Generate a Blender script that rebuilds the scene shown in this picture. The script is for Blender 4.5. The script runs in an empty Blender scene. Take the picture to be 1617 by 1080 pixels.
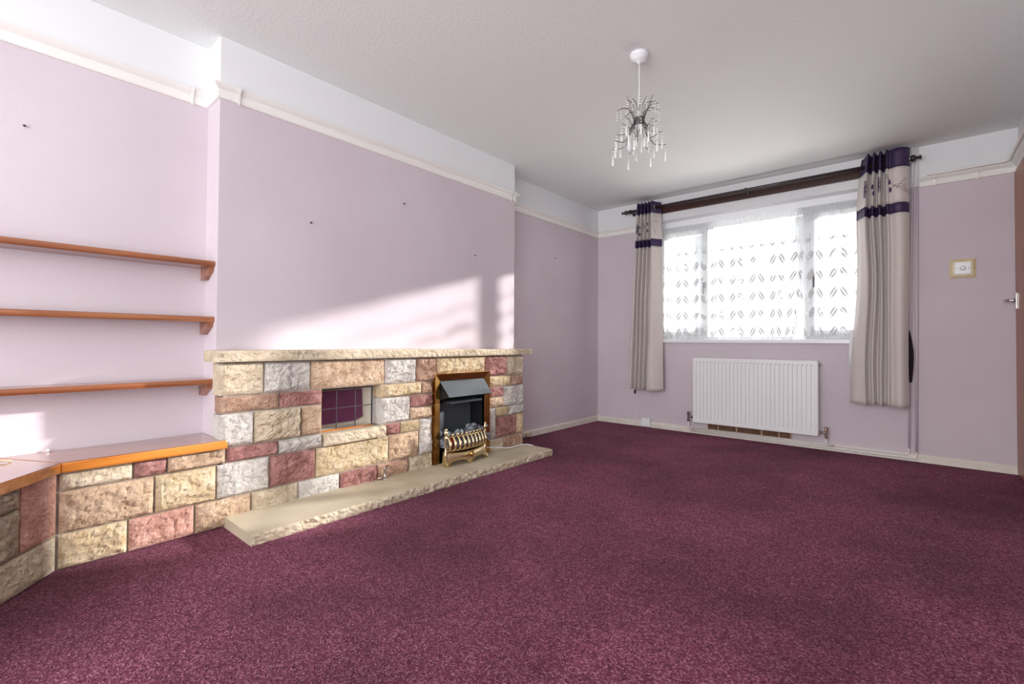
import bpy, bmesh, math, random
from mathutils import Vector, Matrix, noise

C = bpy.context.scene.collection
# ------------------------------------------------------------------ camera
cam_d = bpy.data.cameras.new('camera')
cam = bpy.data.objects.new('camera', cam_d); C.objects.link(cam)
R_ = Vector((0.76209227, 0.64744145, 0.00591078))
U_ = Vector((0.00596535, -0.01614981, 0.99985179))
F_ = Vector((-0.64744095, 0.76194406, 0.01616986))
M = Matrix((( R_.x, U_.x, -F_.x, 2.80110348), (R_.y, U_.y, -F_.y, -4.71073486), (R_.z, U_.z, -F_.z, 0.89030953), (0, 0, 0, 1)))
cam.matrix_world = M
cam_d.sensor_fit = 'HORIZONTAL'; cam_d.sensor_width = 36
cam_d.lens = 743.76 / 1617 * 36
cam_d.shift_x = (808.5 - 818.044) / 1617
cam_d.shift_y = (528.069 - 540) / 1617
cam_d.clip_start = 0.02; cam_d.clip_end = 200
bpy.context.scene.camera = cam
# ------------------------------------------------------------------ world, sun, large lights, exposure
wd = bpy.data.worlds.new('world'); bpy.context.scene.world = wd; wd.use_nodes = True
bg = wd.node_tree.nodes['Background']
bg.inputs[0].default_value = (0.92, 0.96, 1.0, 1); bg.inputs[1].default_value = .75
sd = bpy.data.lights.new('sun', 'SUN'); sd.energy = 11; sd.angle = math.radians(1.6); sd.color = (1.0, 0.965, 0.93)
sun = bpy.data.objects.new('sun', sd); C.objects.link(sun)
sdir = Vector((-0.482, -1.0, -0.287)).normalized()
sun.rotation_euler = sdir.to_track_quat('-Z', 'Y').to_euler()
def area(name, loc, tgt, sx, sy, power, col=(1, 1, 1)):
    d = bpy.data.lights.new(name, 'AREA'); d.shape = 'RECTANGLE'; d.size = sx; d.size_y = sy; d.energy = power; d.color = col
    o = bpy.data.objects.new(name, d); C.objects.link(o); o.location = loc
    o.rotation_euler = (Vector(tgt) - Vector(loc)).to_track_quat('-Z', 'Y').to_euler(); return o
area('rear_fill', (1.95, -7.35, 1.25), (2.0, -3.6, 2.0), 2.5, 1.9, 95, (0.965, 0.995, 1.0))  # added fill lamp behind the camera, no window is modelled there
area('side_fill', (3.28, -6.0, 1.25), (1.0, -3.4, 2.2), 1.8, 1.7, 50, (0.965, 0.995, 1.0))  # added fill lamp by the right wall, brightens the left side
area('ceiling_bounce_fill', (1.6, 1.9, -.20), (1.6, -.9, 2.2), 6.0, 2.2, 530, (1.0, 0.99, 0.96))  # added lamp hidden below the sill, brightens the ceiling near the window
vs = bpy.context.scene.view_settings
vs.view_transform = 'Standard'; vs.look = 'None'; vs.gamma = 1.0; vs.use_curve_mapping = False; vs.exposure = 0.32

# ------------------------------------------------------------------ helpers
rnd = random.Random(7)
def lin(r, g, b):
    f = lambda c: (c/255/12.92 if c/255 <= .04045 else ((c/255+.055)/1.055)**2.4)
    return (f(r), f(g), f(b), 1)
def obj(name, bm, mats, parent=None, smooth=False, bevel=0):
    me = bpy.data.meshes.new(name)
    bmesh.ops.recalc_face_normals(bm, faces=bm.faces[:])
    bm.to_mesh(me); bm.free()
    for m in (mats if isinstance(mats, (list, tuple)) else [mats]): me.materials.append(m)
    if smooth:
        for p in me.polygons: p.use_smooth = True
    o = bpy.data.objects.new(name, me); C.objects.link(o)
    if parent: attach(o, parent)
    if bevel:
        md = o.modifiers.new('bevel', 'BEVEL'); md.width = bevel; md.segments = 2; md.limit_method = 'ANGLE'
    return o
def attach(o, parent):
    o.parent = parent
    root = parent; loc = Vector((0, 0, 0))
    while root: loc += root.location; root = root.parent
    # geometry is authored in world coordinates
    if parent.data is None: o.matrix_parent_inverse = Matrix.Translation(-loc)   # parents that are meshes already sit at the world origin
def thing(name, label, cat, loc, group=None, kind=None):
    o = bpy.data.objects.new(name, None); C.objects.link(o); o.location = loc; o.empty_display_size = .05
    o['label'] = label; o['category'] = cat
    if group: o['group'] = group
    if kind: o['kind'] = kind
    return o
def tag(o, label, cat=None, group=None, kind=None):
    o['label'] = label
    if cat: o['category'] = cat
    if group: o['group'] = group
    if kind: o['kind'] = kind
    return o
def quad(bm, a, b, c, d, mi=0):
    f = bm.faces.new([bm.verts.new(p) for p in (a, b, c, d)]); f.material_index = mi; return f
def box(bm, x0, x1, y0, y1, z0, z1, mi=0):
    v = [bm.verts.new((x, y, z)) for x in (x0, x1) for y in (y0, y1) for z in (z0, z1)]
    for q in ((0,1,3,2),(4,6,7,5),(0,4,5,1),(2,3,7,6),(0,2,6,4),(1,5,7,3)):
        bm.faces.new([v[i] for i in q]).material_index = mi
def B(x0, x1, y0, y1, z0, z1):
    bm = bmesh.new(); box(bm, x0, x1, y0, y1, z0, z1); return bm
def prism(bm, pts, z0, z1):
    lo = [bm.verts.new((x, y, z0)) for x, y in pts]; hi = [bm.verts.new((x, y, z1)) for x, y in pts]
    bm.faces.new(lo[::-1]); bm.faces.new(hi)
    n = len(pts)
    for i in range(n): bm.faces.new((lo[i], lo[(i+1) % n], hi[(i+1) % n], hi[i]))
def tube(bm, pts, r, seg=8, cap=True):
    pts = [Vector(p) for p in pts]; n = len(pts)
    rr = r if isinstance(r, (list, tuple)) else [r]*n
    t0 = (pts[1]-pts[0]).normalized()
    a = t0.orthogonal().normalized(); rings = []
    for i, p in enumerate(pts):
        t = (pts[min(i+1, n-1)] - pts[max(i-1, 0)]).normalized()
        a = (a - t*a.dot(t)).normalized(); b = t.cross(a)
        rings.append([bm.verts.new(p + (a*math.cos(2*math.pi*k/seg) + b*math.sin(2*math.pi*k/seg))*rr[i]) for k in range(seg)])
    for i in range(n-1):
        for k in range(seg):
            bm.faces.new((rings[i][k], rings[i][(k+1) % seg], rings[i+1][(k+1) % seg], rings[i+1][k]))
    if cap: bm.faces.new(rings[0][::-1]); bm.faces.new(rings[-1])
def lathe(bm, base, axis, prof, seg=20):
    """prof: list of (radius, height along axis)"""
    base = Vector(base); ax = Vector(axis).normalized(); a = ax.orthogonal().normalized(); b = ax.cross(a); rings = []
    for r, h in prof:
        r = max(r, 1e-4)
        rings.append([bm.verts.new(base + ax*h + (a*math.cos(2*math.pi*k/seg)+b*math.sin(2*math.pi*k/seg))*r) for k in range(seg)])
    for i in range(len(rings)-1):
        for k in range(seg): bm.faces.new((rings[i][k], rings[i][(k+1) % seg], rings[i+1][(k+1) % seg], rings[i+1][k]))
    bm.faces.new(rings[0][::-1]); bm.faces.new(rings[-1])
def T(*a, **k):
    bm = bmesh.new(); tube(bm, *a, **k); return bm
def L(*a, **k):
    bm = bmesh.new(); lathe(bm, *a, **k); return bm
def smoothpts(pts, n=6):
    P = [Vector(p) for p in pts]; out = []
    for i in range(len(P)-1):
        p0 = P[max(i-1, 0)]; p1 = P[i]; p2 = P[i+1]; p3 = P[min(i+2, len(P)-1)]
        for k in range(n):
            t = k/n
            out.append(0.5*((2*p1)+(p2-p0)*t+(2*p0-5*p1+4*p2-p3)*t*t+(3*p1-p0-3*p2+p3)*t**3))
    out.append(P[-1]); return out
def elbow(pts, r=.03, n=5):
    """rounds the inner corners of a pipe route"""
    P = [Vector(p) for p in pts]; out = [P[0]]
    for i in range(1, len(P)-1):
        a = (P[i-1]-P[i]).normalized()*r; b = (P[i+1]-P[i]).normalized()*r
        for k in range(n+1):
            t = k/n; out.append((P[i]+a)*(1-t)**2 + P[i]*2*t*(1-t) + (P[i]+b)*t*t)
    out.append(P[-1]); return out
def rects(y0, y1, z0, z1, holes):
    ys = sorted({y0, y1, *[h[0] for h in holes], *[h[1] for h in holes]}); zs = sorted({z0, z1, *[h[2] for h in holes], *[h[3] for h in holes]})
    for i in range(len(ys)-1):
        for j in range(len(zs)-1):
            cy = (ys[i]+ys[i+1])/2; cz = (zs[j]+zs[j+1])/2
            if any(h[0] < cy < h[1] and h[2] < cz < h[3] for h in holes): continue
            yield ys[i], ys[i+1], zs[j], zs[j+1]
def sweep(path, prof, closed_ends=True):
    """profile (out, z) swept along a plan path; interior is to the right-hand side of travel"""
    bm = bmesh.new(); n = len(path); rings = []
    for i, p in enumerate(path):
        p = Vector(p)
        def nrm(a, b):
            d = (Vector(b)-Vector(a)).normalized(); return Vector((d.y, -d.x))
        if i == 0: m = nrm(path[0], path[1])
        elif i == n-1: m = nrm(path[-2], path[-1])
        else:
            n1 = nrm(path[i-1], path[i]); n2 = nrm(path[i], path[i+1]); m = (n1+n2); m = m/ max(m.dot(n1), .2)
        rings.append([bm.verts.new((p.x+m.x*o, p.y+m.y*o, z)) for o, z in prof])
    k = len(prof)
    for i in range(n-1):
        for j in range(k-1): bm.faces.new((rings[i][j], rings[i][j+1], rings[i+1][j+1], rings[i+1][j]))
    bm.faces.new(rings[0]); bm.faces.new(rings[-1][::-1])
    return bm

# ------------------------------------------------------------------ materials
def mat(name, col, rough=.6, metal=0, spec=.5, bump=0, bscale=50, col2=None, cscale=5, cmin=.35, cmax=.65, coat=0, stretch=(1,1,1), detail=4, bdist=.002):
    m = bpy.data.materials.new(name); m.use_nodes = True; nt = m.node_tree; N = nt.nodes; K = nt.links
    p = N['Principled BSDF']; p.inputs['Base Color'].default_value = col; p.inputs['Roughness'].default_value = rough
    p.inputs['Metallic'].default_value = metal; p.inputs['Specular IOR Level'].default_value = spec; p.inputs['Coat Weight'].default_value = coat
    p.inputs['Coat Roughness'].default_value = .15
    tc = N.new('ShaderNodeTexCoord'); mp = N.new('ShaderNodeMapping'); mp.inputs['Scale'].default_value = stretch
    K.new(tc.outputs['Object'], mp.inputs['Vector'])
    if col2:
        n = N.new('ShaderNodeTexNoise'); n.inputs['Scale'].default_value = cscale; n.inputs['Detail'].default_value = detail
        K.new(mp.outputs[0], n.inputs['Vector'])
        r = N.new('ShaderNodeValToRGB'); r.color_ramp.elements[0].position = cmin; r.color_ramp.elements[1].position = cmax
        r.color_ramp.elements[0].color = col; r.color_ramp.elements[1].color = col2
        K.new(n.outputs['Fac'], r.inputs[0]); K.new(r.outputs[0], p.inputs['Base Color'])
    if bump:
        n = N.new('ShaderNodeTexNoise'); n.inputs['Scale'].default_value = bscale; n.inputs['Detail'].default_value = 5
        K.new(mp.outputs[0], n.inputs['Vector'])
        b = N.new('ShaderNodeBump'); b.inputs['Strength'].default_value = bump; b.inputs['Distance'].default_value = bdist
        K.new(n.outputs['Fac'], b.inputs['Height']); K.new(b.outputs[0], p.inputs['Normal'])
    return m
M_lav = mat('lavender_paint', lin(213,202,209), .75, bump=.35, bscale=70, col2=lin(207,195,202), cscale=1.5, bdist=.0015)
M_white = mat('white_paint', lin(232,233,235), .6, bump=.2, bscale=80)
M_ceil = mat('ceiling_texture', lin(236,238,237), .8, bump=.5, bscale=60, bdist=.003)
M_gloss = mat('cream_gloss_paint', lin(240,238,234), .3)
M_skirt = mat('skirting_paint', lin(233,229,218), .35, col2=lin(224,218,204), cscale=12)
M_upvc = mat('white_plastic', lin(243,245,247), .3)
M_grey = mat('grey_plastic', lin(110,110,110), .4)
M_cream = mat('cream_plastic', lin(222,208,172), .35, col2=lin(208,192,154), cscale=30)
M_rad = mat('radiator_enamel', lin(238,238,238), .35)
M_pipew = mat('pipe_white', lin(238,232,230), .35)
M_pipel = mat('pipe_lavender', lin(213,201,210), .4)
M_chrome = mat('chrome', lin(190,188,186), .18, metal=1)
M_copper = mat('old_copper', lin(150,105,85), .4, metal=.8, col2=lin(190,180,175), cscale=60)
M_brass = mat('polished_brass', lin(200,158,92), .22, metal=1, col2=lin(176,128,62), cscale=8)
M_pbrass = mat('satin_brass', lin(226,206,164), .27, metal=1)
M_black = mat('black_metal', lin(22,23,26), .5)
M_dgrey = mat('grey_fire_metal', lin(92,99,104), .45, metal=.3)
M_coal = mat('ash_coal', lin(60,60,66), .9, col2=lin(170,175,185), cscale=60, bump=.6, bscale=80)
M_ember = mat('red_bulb_glow_plate', lin(150,40,20), .5)
M_purple = mat('purple_satin', lin(58,40,78), .55, bump=.15, bscale=300)
M_purple2 = mat('dark_velvet', lin(30,20,34), .9)
M_thread = mat('purple_thread', lin(72,48,92), .7)
M_thread2 = mat('taupe_thread', lin(122,100,108), .7)
M_lining = mat('white_lining', lin(240,240,242), .8)
M_sheet = mat('magenta_sheet', lin(120,62,98), .35, col2=lin(104,48,84), cscale=6)
M_mortar = mat('mortar', lin(186,178,166), .95, bump=.8, bscale=150, col2=lin(150,140,128), cscale=20, bdist=.003)
M_hearth = mat('hearth_top_stone', lin(206,194,170), .8, bump=.5, bscale=40, col2=lin(188,176,152), cscale=5, detail=7)
M_vent = mat('terracotta_brown', lin(122,84,58), .7, col2=lin(92,62,42), cscale=30)
M_ventb = mat('tan_bars', lin(190,160,126), .7)
M_grass = mat('grass', lin(110,130,80), .9, col2=lin(80,104,60), cscale=3)
M_leaf = mat('hedge_leaf', lin(96,120,70), .9, col2=lin(60,84,50), cscale=5)
M_twig = mat('dry_twig', lin(200,178,140), .8)
M_screw = mat('steel_screw', lin(90,84,84), .4, metal=.8)

def wood(name, c1, c2, c3, axis, rough=.25, coat=.6):
    m = bpy.data.materials.new(name); m.use_nodes = True; nt = m.node_tree; N = nt.nodes; K = nt.links
    p = N['Principled BSDF']; p.inputs['Roughness'].default_value = rough; p.inputs['Coat Weight'].default_value = coat; p.inputs['Coat Roughness'].default_value = .12
    tc = N.new('ShaderNodeTexCoord'); mp = N.new('ShaderNodeMapping')
    s = [26, 26, 26]; s[axis] = 1.3; mp.inputs['Scale'].default_value = s
    K.new(tc.outputs['Object'], mp.inputs['Vector'])
    n = N.new('ShaderNodeTexNoise'); n.inputs['Scale'].default_value = 1.3; n.inputs['Detail'].default_value = 7; n.inputs['Distortion'].default_value = .6
    K.new(mp.outputs[0], n.inputs['Vector'])
    r = N.new('ShaderNodeValToRGB'); e = r.color_ramp.elements
    e[0].position = .3; e[0].color = c1; e[1].position = .72; e[1].color = c3; x = e.new(.5); x.color = c2
    K.new(n.outputs['Fac'], r.inputs[0]); K.new(r.outputs[0], p.inputs['Base Color'])
    b = N.new('ShaderNodeBump'); b.inputs['Strength'].default_value = .08; b.inputs['Distance'].default_value = .001
    K.new(n.outputs['Fac'], b.inputs['Height']); K.new(b.outputs[0], p.inputs['Normal'])
    return m
M_woodY = wood('varnished_shelf_wood', lin(122,70,44), lin(152,92,58), lin(176,118,78), 1)
M_woodO = wood('orange_edge_wood', lin(180,104,36), lin(206,130,52), lin(222,152,74), 1)
M_woodTop = wood('bench_top_wood', lin(120,72,52), lin(146,92,66), lin(165,110,82), 1, rough=.16, coat=.9)
M_woodD = wood('door_veneer', lin(140,78,44), lin(160,94,54), lin(176,108,64), 2, rough=.4, coat=.15)
M_woodB = wood('dark_board_wood', lin(40,22,18), lin(58,30,22), lin(72,36,26), 0, rough=.4, coat=.2)
M_pole = mat('dark_pole', lin(46,34,32), .35, coat=.3)

def stone_mat(name, c1, c2, c3):
    m = bpy.data.materials.new(name); m.use_nodes = True; nt = m.node_tree; N = nt.nodes; K = nt.links
    p = N['Principled BSDF']; p.inputs['Roughness'].default_value = .9; p.inputs['Specular IOR Level'].default_value = .25
    tc = N.new('ShaderNodeTexCoord')
    n = N.new('ShaderNodeTexNoise'); n.inputs['Scale'].default_value = 16; n.inputs['Detail'].default_value = 8; n.inputs['Roughness'].default_value = .65
    K.new(tc.outputs['Object'], n.inputs['Vector'])
    r = N.new('ShaderNodeValToRGB'); e = r.color_ramp.elements
    e[0].position = .33; e[0].color = c1; e[1].position = .68; e[1].color = c3; x = e.new(.5); x.color = c2
    K.new(n.outputs['Fac'], r.inputs[0])
    n3 = N.new('ShaderNodeTexNoise'); n3.inputs['Scale'].default_value = 85; n3.inputs['Detail'].default_value = 5; K.new(tc.outputs['Object'], n3.inputs['Vector'])
    r3 = N.new('ShaderNodeValToRGB'); r3.color_ramp.elements[0].position = .3; r3.color_ramp.elements[0].color = (.55,.52,.5,1); r3.color_ramp.elements[1].position = .47; r3.color_ramp.elements[1].color = (1,1,1,1)
    K.new(n3.outputs['Fac'], r3.inputs[0])
    mx = N.new('ShaderNodeMixRGB'); mx.blend_type = 'MULTIPLY'; mx.inputs[0].default_value = .7
    K.new(r.outputs[0], mx.inputs[1]); K.new(r3.outputs[0], mx.inputs[2]); K.new(mx.outputs[0], p.inputs['Base Color'])
    n2 = N.new('ShaderNodeTexNoise'); n2.inputs['Scale'].default_value = 48; n2.inputs['Detail'].default_value = 8; n2.inputs['Roughness'].default_value = .7
    K.new(tc.outputs['Object'], n2.inputs['Vector'])
    b = N.new('ShaderNodeBump'); b.inputs['Strength'].default_value = .9; b.inputs['Distance'].default_value = .011
    K.new(n2.outputs['Fac'], b.inputs['Height']); K.new(b.outputs[0], p.inputs['Normal'])
    return m
SM = {
 'c': stone_mat('cream_stone', lin(196,178,150), lin(216,200,174), lin(230,218,196)),
 't': stone_mat('tan_stone', lin(182,152,126), lin(206,178,150), lin(222,198,172)),
 'w': stone_mat('white_stone', lin(196,190,183), lin(214,209,202), lin(228,225,219)),
 'r': stone_mat('red_stone', lin(140,96,92), lin(170,122,116), lin(196,150,142)),
 'p': stone_mat('pink_stone', lin(196,146,128), lin(214,164,148), lin(230,188,172)),
 'y': stone_mat('yellow_stone', lin(196,170,132), lin(216,194,158), lin(230,213,184)),
 'b': stone_mat('brown_stone', lin(160,126,106), lin(184,150,128), lin(204,174,150)),
 'g': stone_mat('grey_tan_stone', lin(160,144,122), lin(184,168,146), lin(202,190,168)),
}
# carpet
def carpet():
    m = bpy.data.materials.new('burgundy_carpet'); m.use_nodes = True; nt = m.node_tree; N = nt.nodes; K = nt.links
    p = N['Principled BSDF']; p.inputs['Roughness'].default_value = 1; p.inputs['Specular IOR Level'].default_value = .1
    p.inputs['Sheen Weight'].default_value = .25; p.inputs['Sheen Tint'].default_value = lin(220,160,180); p.inputs['Sheen Roughness'].default_value = .5
    tc = N.new('ShaderNodeTexCoord')
    v = N.new('ShaderNodeTexVoronoi'); v.inputs['Scale'].default_value = 210; K.new(tc.outputs['Object'], v.inputs['Vector'])
    n = N.new('ShaderNodeTexNoise'); n.inputs['Scale'].default_value = 150; n.inputs['Detail'].default_value = 3; n.inputs['Roughness'].default_value = .8; K.new(tc.outputs['Object'], n.inputs['Vector'])
    s = N.new('ShaderNodeSeparateColor'); K.new(v.outputs['Color'], s.inputs[0])
    mx = N.new('ShaderNodeMix'); mx.inputs[0].default_value = .5; K.new(s.outputs[0], mx.inputs[2]); K.new(n.outputs['Fac'], mx.inputs[3])
    r = N.new('ShaderNodeValToRGB'); e = r.color_ramp.elements
    e[0].position = .2; e[0].color = lin(54,16,32); e[1].position = .85; e[1].color = lin(188,140,158)
    x = e.new(.42); x.color = lin(95,37,58); x = e.new(.62); x.color = lin(131,70,93)
    K.new(mx.outputs[0], r.inputs[0])
    # trodden pile: broad worn and brushed patches
    n2 = N.new('ShaderNodeTexNoise'); n2.inputs['Scale'].default_value = 1.1; n2.inputs['Detail'].default_value = 5; n2.inputs['Roughness'].default_value = .6; K.new(tc.outputs['Object'], n2.inputs['Vector'])
    r2 = N.new('ShaderNodeValToRGB'); r2.color_ramp.elements[0].position = .38; r2.color_ramp.elements[0].color = (.52,.47,.5,1); r2.color_ramp.elements[1].position = .62; r2.color_ramp.elements[1].color = (1.12,1.08,1.12,1)
    K.new(n2.outputs['Fac'], r2.inputs[0])
    mm = N.new('ShaderNodeMixRGB'); mm.blend_type = 'MULTIPLY'; mm.inputs[0].default_value = 1
    K.new(r.outputs[0], mm.inputs[1]); K.new(r2.outputs[0], mm.inputs[2]); K.new(mm.outputs[0], p.inputs['Base Color'])
    b = N.new('ShaderNodeBump'); b.inputs['Strength'].default_value = .8; b.inputs['Distance'].default_value = .006
    K.new(v.outputs['Distance'], b.inputs['Height']); K.new(b.outputs[0], p.inputs['Normal'])
    return m
M_carpet = carpet()
def cloth_mat(name, c1, c2):
    m = mat(name, c1, .5, col2=c2, cscale=2, spec=.4, bump=.25, bscale=6, stretch=(60,60,400), bdist=.0006)
    p = m.node_tree.nodes['Principled BSDF']; p.inputs['Sheen Weight'].default_value = .3
    return m
M_cloth = cloth_mat('champagne_cloth', lin(214,206,201), lin(203,194,188))
def net_mat():
    m = bpy.data.materials.new('lace_net'); m.use_nodes = True; nt = m.node_tree; N = nt.nodes; K = nt.links
    for x in list(N): N.remove(x)
    out = N.new('ShaderNodeOutputMaterial'); tr = N.new('ShaderNodeBsdfTransparent'); df = N.new('ShaderNodeBsdfDiffuse'); tl = N.new('ShaderNodeBsdfTranslucent')
    df.inputs[0].default_value = lin(206,208,210); tl.inputs[0].default_value = lin(240,243,246)
    ms = N.new('ShaderNodeMixShader'); ms.inputs[0].default_value = .09; K.new(df.outputs[0], ms.inputs[1]); K.new(tl.outputs[0], ms.inputs[2])
    mx = N.new('ShaderNodeMixShader'); K.new(tr.outputs[0], mx.inputs[1]); K.new(ms.outputs[0], mx.inputs[2]); K.new(mx.outputs[0], out.inputs[0])
    uv = N.new('ShaderNodeUVMap'); uv.uv_map = 'UVMap'
    sp = N.new('ShaderNodeSeparateXYZ'); K.new(uv.outputs[0], sp.inputs[0])
    def mth(op, a, b=None, c=None):
        x = N.new('ShaderNodeMath'); x.operation = op
        for i, w in enumerate((a, b, c)):
            if w is None: continue
            if isinstance(w, (int, float)): x.inputs[i].default_value = w
            else: K.new(w, x.inputs[i])
        return x.outputs[0]
    u, v = sp.outputs[0], sp.outputs[1]
    # motif cell .17 wide x .2 high : a pair of mirrored leaves, rows up to 0.8 of the height
    cu = mth('SUBTRACT', mth('FRACT', mth('DIVIDE', u, .175)), .5); cv = mth('SUBTRACT', mth('FRACT', mth('DIVIDE', v, .165)), .42)
    au = mth('SUBTRACT', mth('ABSOLUTE', cu), .21)
    au2 = mth('ADD', au, mth('MULTIPLY', cv, .35))
    d = mth('ADD', mth('POWER', mth('DIVIDE', au2, .13), 2), mth('POWER', mth('DIVIDE', cv, .27), 2))
    leaf = mth('LESS_THAN', d, 1)
    vein = mth('GREATER_THAN', mth('ABSOLUTE', mth('ADD', au2, mth('MULTIPLY', cv, .2))), .018)
    leaf = mth('MULTIPLY', leaf, vein)
    stem = mth('MULTIPLY', mth('LESS_THAN', mth('ABSOLUTE', mth('SUBTRACT', cv, mth('MULTIPLY', mth('POWER', cu, 2), -1.6))), .03), mth('LESS_THAN', mth('ABSOLUTE', cv), .4))
    nz = N.new('ShaderNodeTexNoise'); nz.inputs['Scale'].default_value = 9; nz.inputs['Detail'].default_value = 4; K.new(uv.outputs[0], nz.inputs['Vector'])
    patch = mth('GREATER_THAN', nz.outputs['Fac'], .40)
    fade = mth('LESS_THAN', v, .88)
    motif = mth('MULTIPLY', mth('MULTIPLY', mth('MAXIMUM', leaf, mth('MULTIPLY', stem, .3)), patch), mth('ADD', mth('MULTIPLY', fade, .55), .30))
    head = mth('GREATER_THAN', v, 1.105)
    hem = mth('LESS_THAN', v, .035)
    nz2 = N.new('ShaderNodeTexNoise'); nz2.inputs['Scale'].default_value = 40; mpp = N.new('ShaderNodeMapping'); mpp.inputs['Scale'].default_value = (1.2,.06,1); K.new(uv.outputs[0], mpp.inputs['Vector']); K.new(mpp.outputs[0], nz2.inputs['Vector'])
    base = mth('ADD', .46, mth('MULTIPLY', mth('SUBTRACT', nz2.outputs['Fac'], .5), .2))
    K.new(mth('SUBTRACT', .52, mth('MULTIPLY', motif, .58)), ms.inputs[0])
    f = mth('ADD', base, mth('MULTIPLY', motif, .62)); f = mth('ADD', f, mth('MULTIPLY', head, .2)); f = mth('ADD', f, mth('MULTIPLY', hem, .25))
    f = mth('MINIMUM', f, .955)
    K.new(f, mx.inputs[0])
    return m
M_net = net_mat()
def glass_mat(name, tint=(1,1,1,1)):
    m = bpy.data.materials.new(name); m.use_nodes = True; nt = m.node_tree; N = nt.nodes; K = nt.links
    for x in list(N): N.remove(x)
    out = N.new('ShaderNodeOutputMaterial'); tr = N.new('ShaderNodeBsdfTransparent'); gl = N.new('ShaderNodeBsdfGlossy'); gl.inputs['Roughness'].default_value = .02
    tr.inputs[0].default_value = tint
    fr = N.new('ShaderNodeFresnel'); fr.inputs[0].default_value = 1.45; mx = N.new('ShaderNodeMixShader')
    K.new(fr.outputs[0], mx.inputs[0]); K.new(tr.outputs[0], mx.inputs[1]); K.new(gl.outputs[0], mx.inputs[2]); K.new(mx.outputs[0], out.inputs[0])
    return m
M_glass = glass_mat('window_glass')
M_crystal = mat('cut_crystal', (1,1,1,1), .05); M_crystal.node_tree.nodes['Principled BSDF'].inputs['Transmission Weight'].default_value = .15; M_crystal.node_tree.nodes['Principled BSDF'].inputs['Coat Weight'].default_value = 1
M_arm = mat('dark_chrome', lin(118,114,110), .25, metal=1)

# ================================================================== SETTING
W = 3.337; H = 2.4; BK = -7.6; CX = .176; CY0 = -3.908; CY1 = -1.677; ZR = 2.10
NI = (-3.414, -3.035, .372, .622)      # niche opening
FI = (-2.585, -2.135, .05, .63)        # firebox opening
bm = bmesh.new(); quad(bm, (-.3, BK, 0), (W+.1, BK, 0), (W+.1, .02, 0), (-.3, .02, 0))
tag(obj('floor', bm, M_carpet), 'burgundy speckled carpet covering the whole floor', kind='structure')
bm = bmesh.new(); box(bm, -.3, W+.2, BK-.1, .3, H, H+.1)
tag(obj('ceiling', bm, M_ceil), 'white textured ceiling', kind='structure')
def wallq(bm, a, b):
    quad(bm, (a[0], a[1], 0), (b[0], b[1], 0), (b[0], b[1], ZR), (a[0], a[1], ZR), 0)
    quad(bm, (a[0], a[1], ZR), (b[0], b[1], ZR), (b[0], b[1], H), (a[0], a[1], H), 1)
bm = bmesh.new()
wallq(bm, (0, BK), (0, CY0)); wallq(bm, (0, CY1), (0, 0))
wl = tag(obj('wall_left', bm, [M_lav, M_white]), 'lavender left wall with white frieze above the picture rail', kind='structure')
bm = bmesh.new()
wallq(bm, (0, CY0), (CX, CY0)); wallq(bm, (CX, CY1), (0, CY1))
for y0, y1, z0, z1 in rects(CY0, CY1, 0, ZR, [NI, FI]): quad(bm, (CX, y0, z0), (CX, y1, z0), (CX, y1, z1), (CX, y0, z1), 0)
quad(bm, (CX, CY0, ZR), (CX, CY1, ZR), (CX, CY1, H), (CX, CY0, H), 1)
obj('chimney_breast', bm, [M_lav, M_white], wl)
bm = bmesh.new()  # niche lining
nb = .095
quad(bm, (nb, NI[0], NI[2]), (nb, NI[1], NI[2]), (nb, NI[1], NI[3]), (nb, NI[0], NI[3]))
quad(bm, (nb, NI[0], NI[2]), (CX, NI[0], NI[2]), (CX, NI[0], NI[3]), (nb, NI[0], NI[3]))
quad(bm, (nb, NI[1], NI[2]), (CX, NI[1], NI[2]), (CX, NI[1], NI[3]), (nb, NI[1], NI[3]))
quad(bm, (nb, NI[0], NI[2]), (nb, NI[1], NI[2]), (CX, NI[1], NI[2]), (CX, NI[0], NI[2]))
quad(bm, (nb, NI[0], NI[3]), (nb, NI[1], NI[3]), (CX, NI[1], NI[3]), (CX, NI[0], NI[3]))
obj('niche_lining', bm, mat('niche_plaster', lin(226,218,204), .8), wl)
# back (window) wall
WX0, WX1, WZ0, WZ1 = .70, 2.60, .925, 2.165; RD = .12
bm = bmesh.new()
for x0, x1, z0, z1 in rects(0, W, 0, H, [(WX0, WX1, WZ0-.02, WZ1), (0, 0, ZR, ZR)]):
    quad(bm, (x0, 0, z0), (x1, 0, z0), (x1, 0, z1), (x0, 0, z1), 1 if (z0 >= ZR-.01) else 0)
# reveals (wall thickness)
for s in ((WX0, WX0), (WX1, WX1)): quad(bm, (s[0], 0, WZ0-.02), (s[0], .28, WZ0-.02), (s[0], .28, WZ1), (s[0], 0, WZ1), 1)
quad(bm, (WX0, 0, WZ1), (WX1, 0, WZ1), (WX1, .28, WZ1), (WX0, .28, WZ1), 1)
quad(bm, (WX0, 0, WZ0-.02), (WX1, 0, WZ0-.02), (WX1, .28, WZ0-.02), (WX0, .28, WZ0-.02), 1)
for x0, x1, z0, z1 in rects(-.3, W+.2, -.3, H+.1, [(WX0, WX1, WZ0-.02, WZ1)]): quad(bm, (x0, .28, z0), (x1, .28, z0), (x1, .28, z1), (x0, .28, z1), 1)
wb = tag(obj('wall_back', bm, [M_lav, M_white]), 'lavender wall with the window, white above the picture rail', kind='structure')
bm = bmesh.new(); wallq(bm, (W, BK), (W, 0))
tag(obj('wall_right', bm, [M_lav, M_white]), 'right wall beside the wooden door', kind='structure')
bm = bmesh.new(); wallq(bm, (0, BK), (W, BK))
tag(obj('wall_front', bm, [M_lav, M_white]), 'wall behind the camera', kind='structure')

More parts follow.
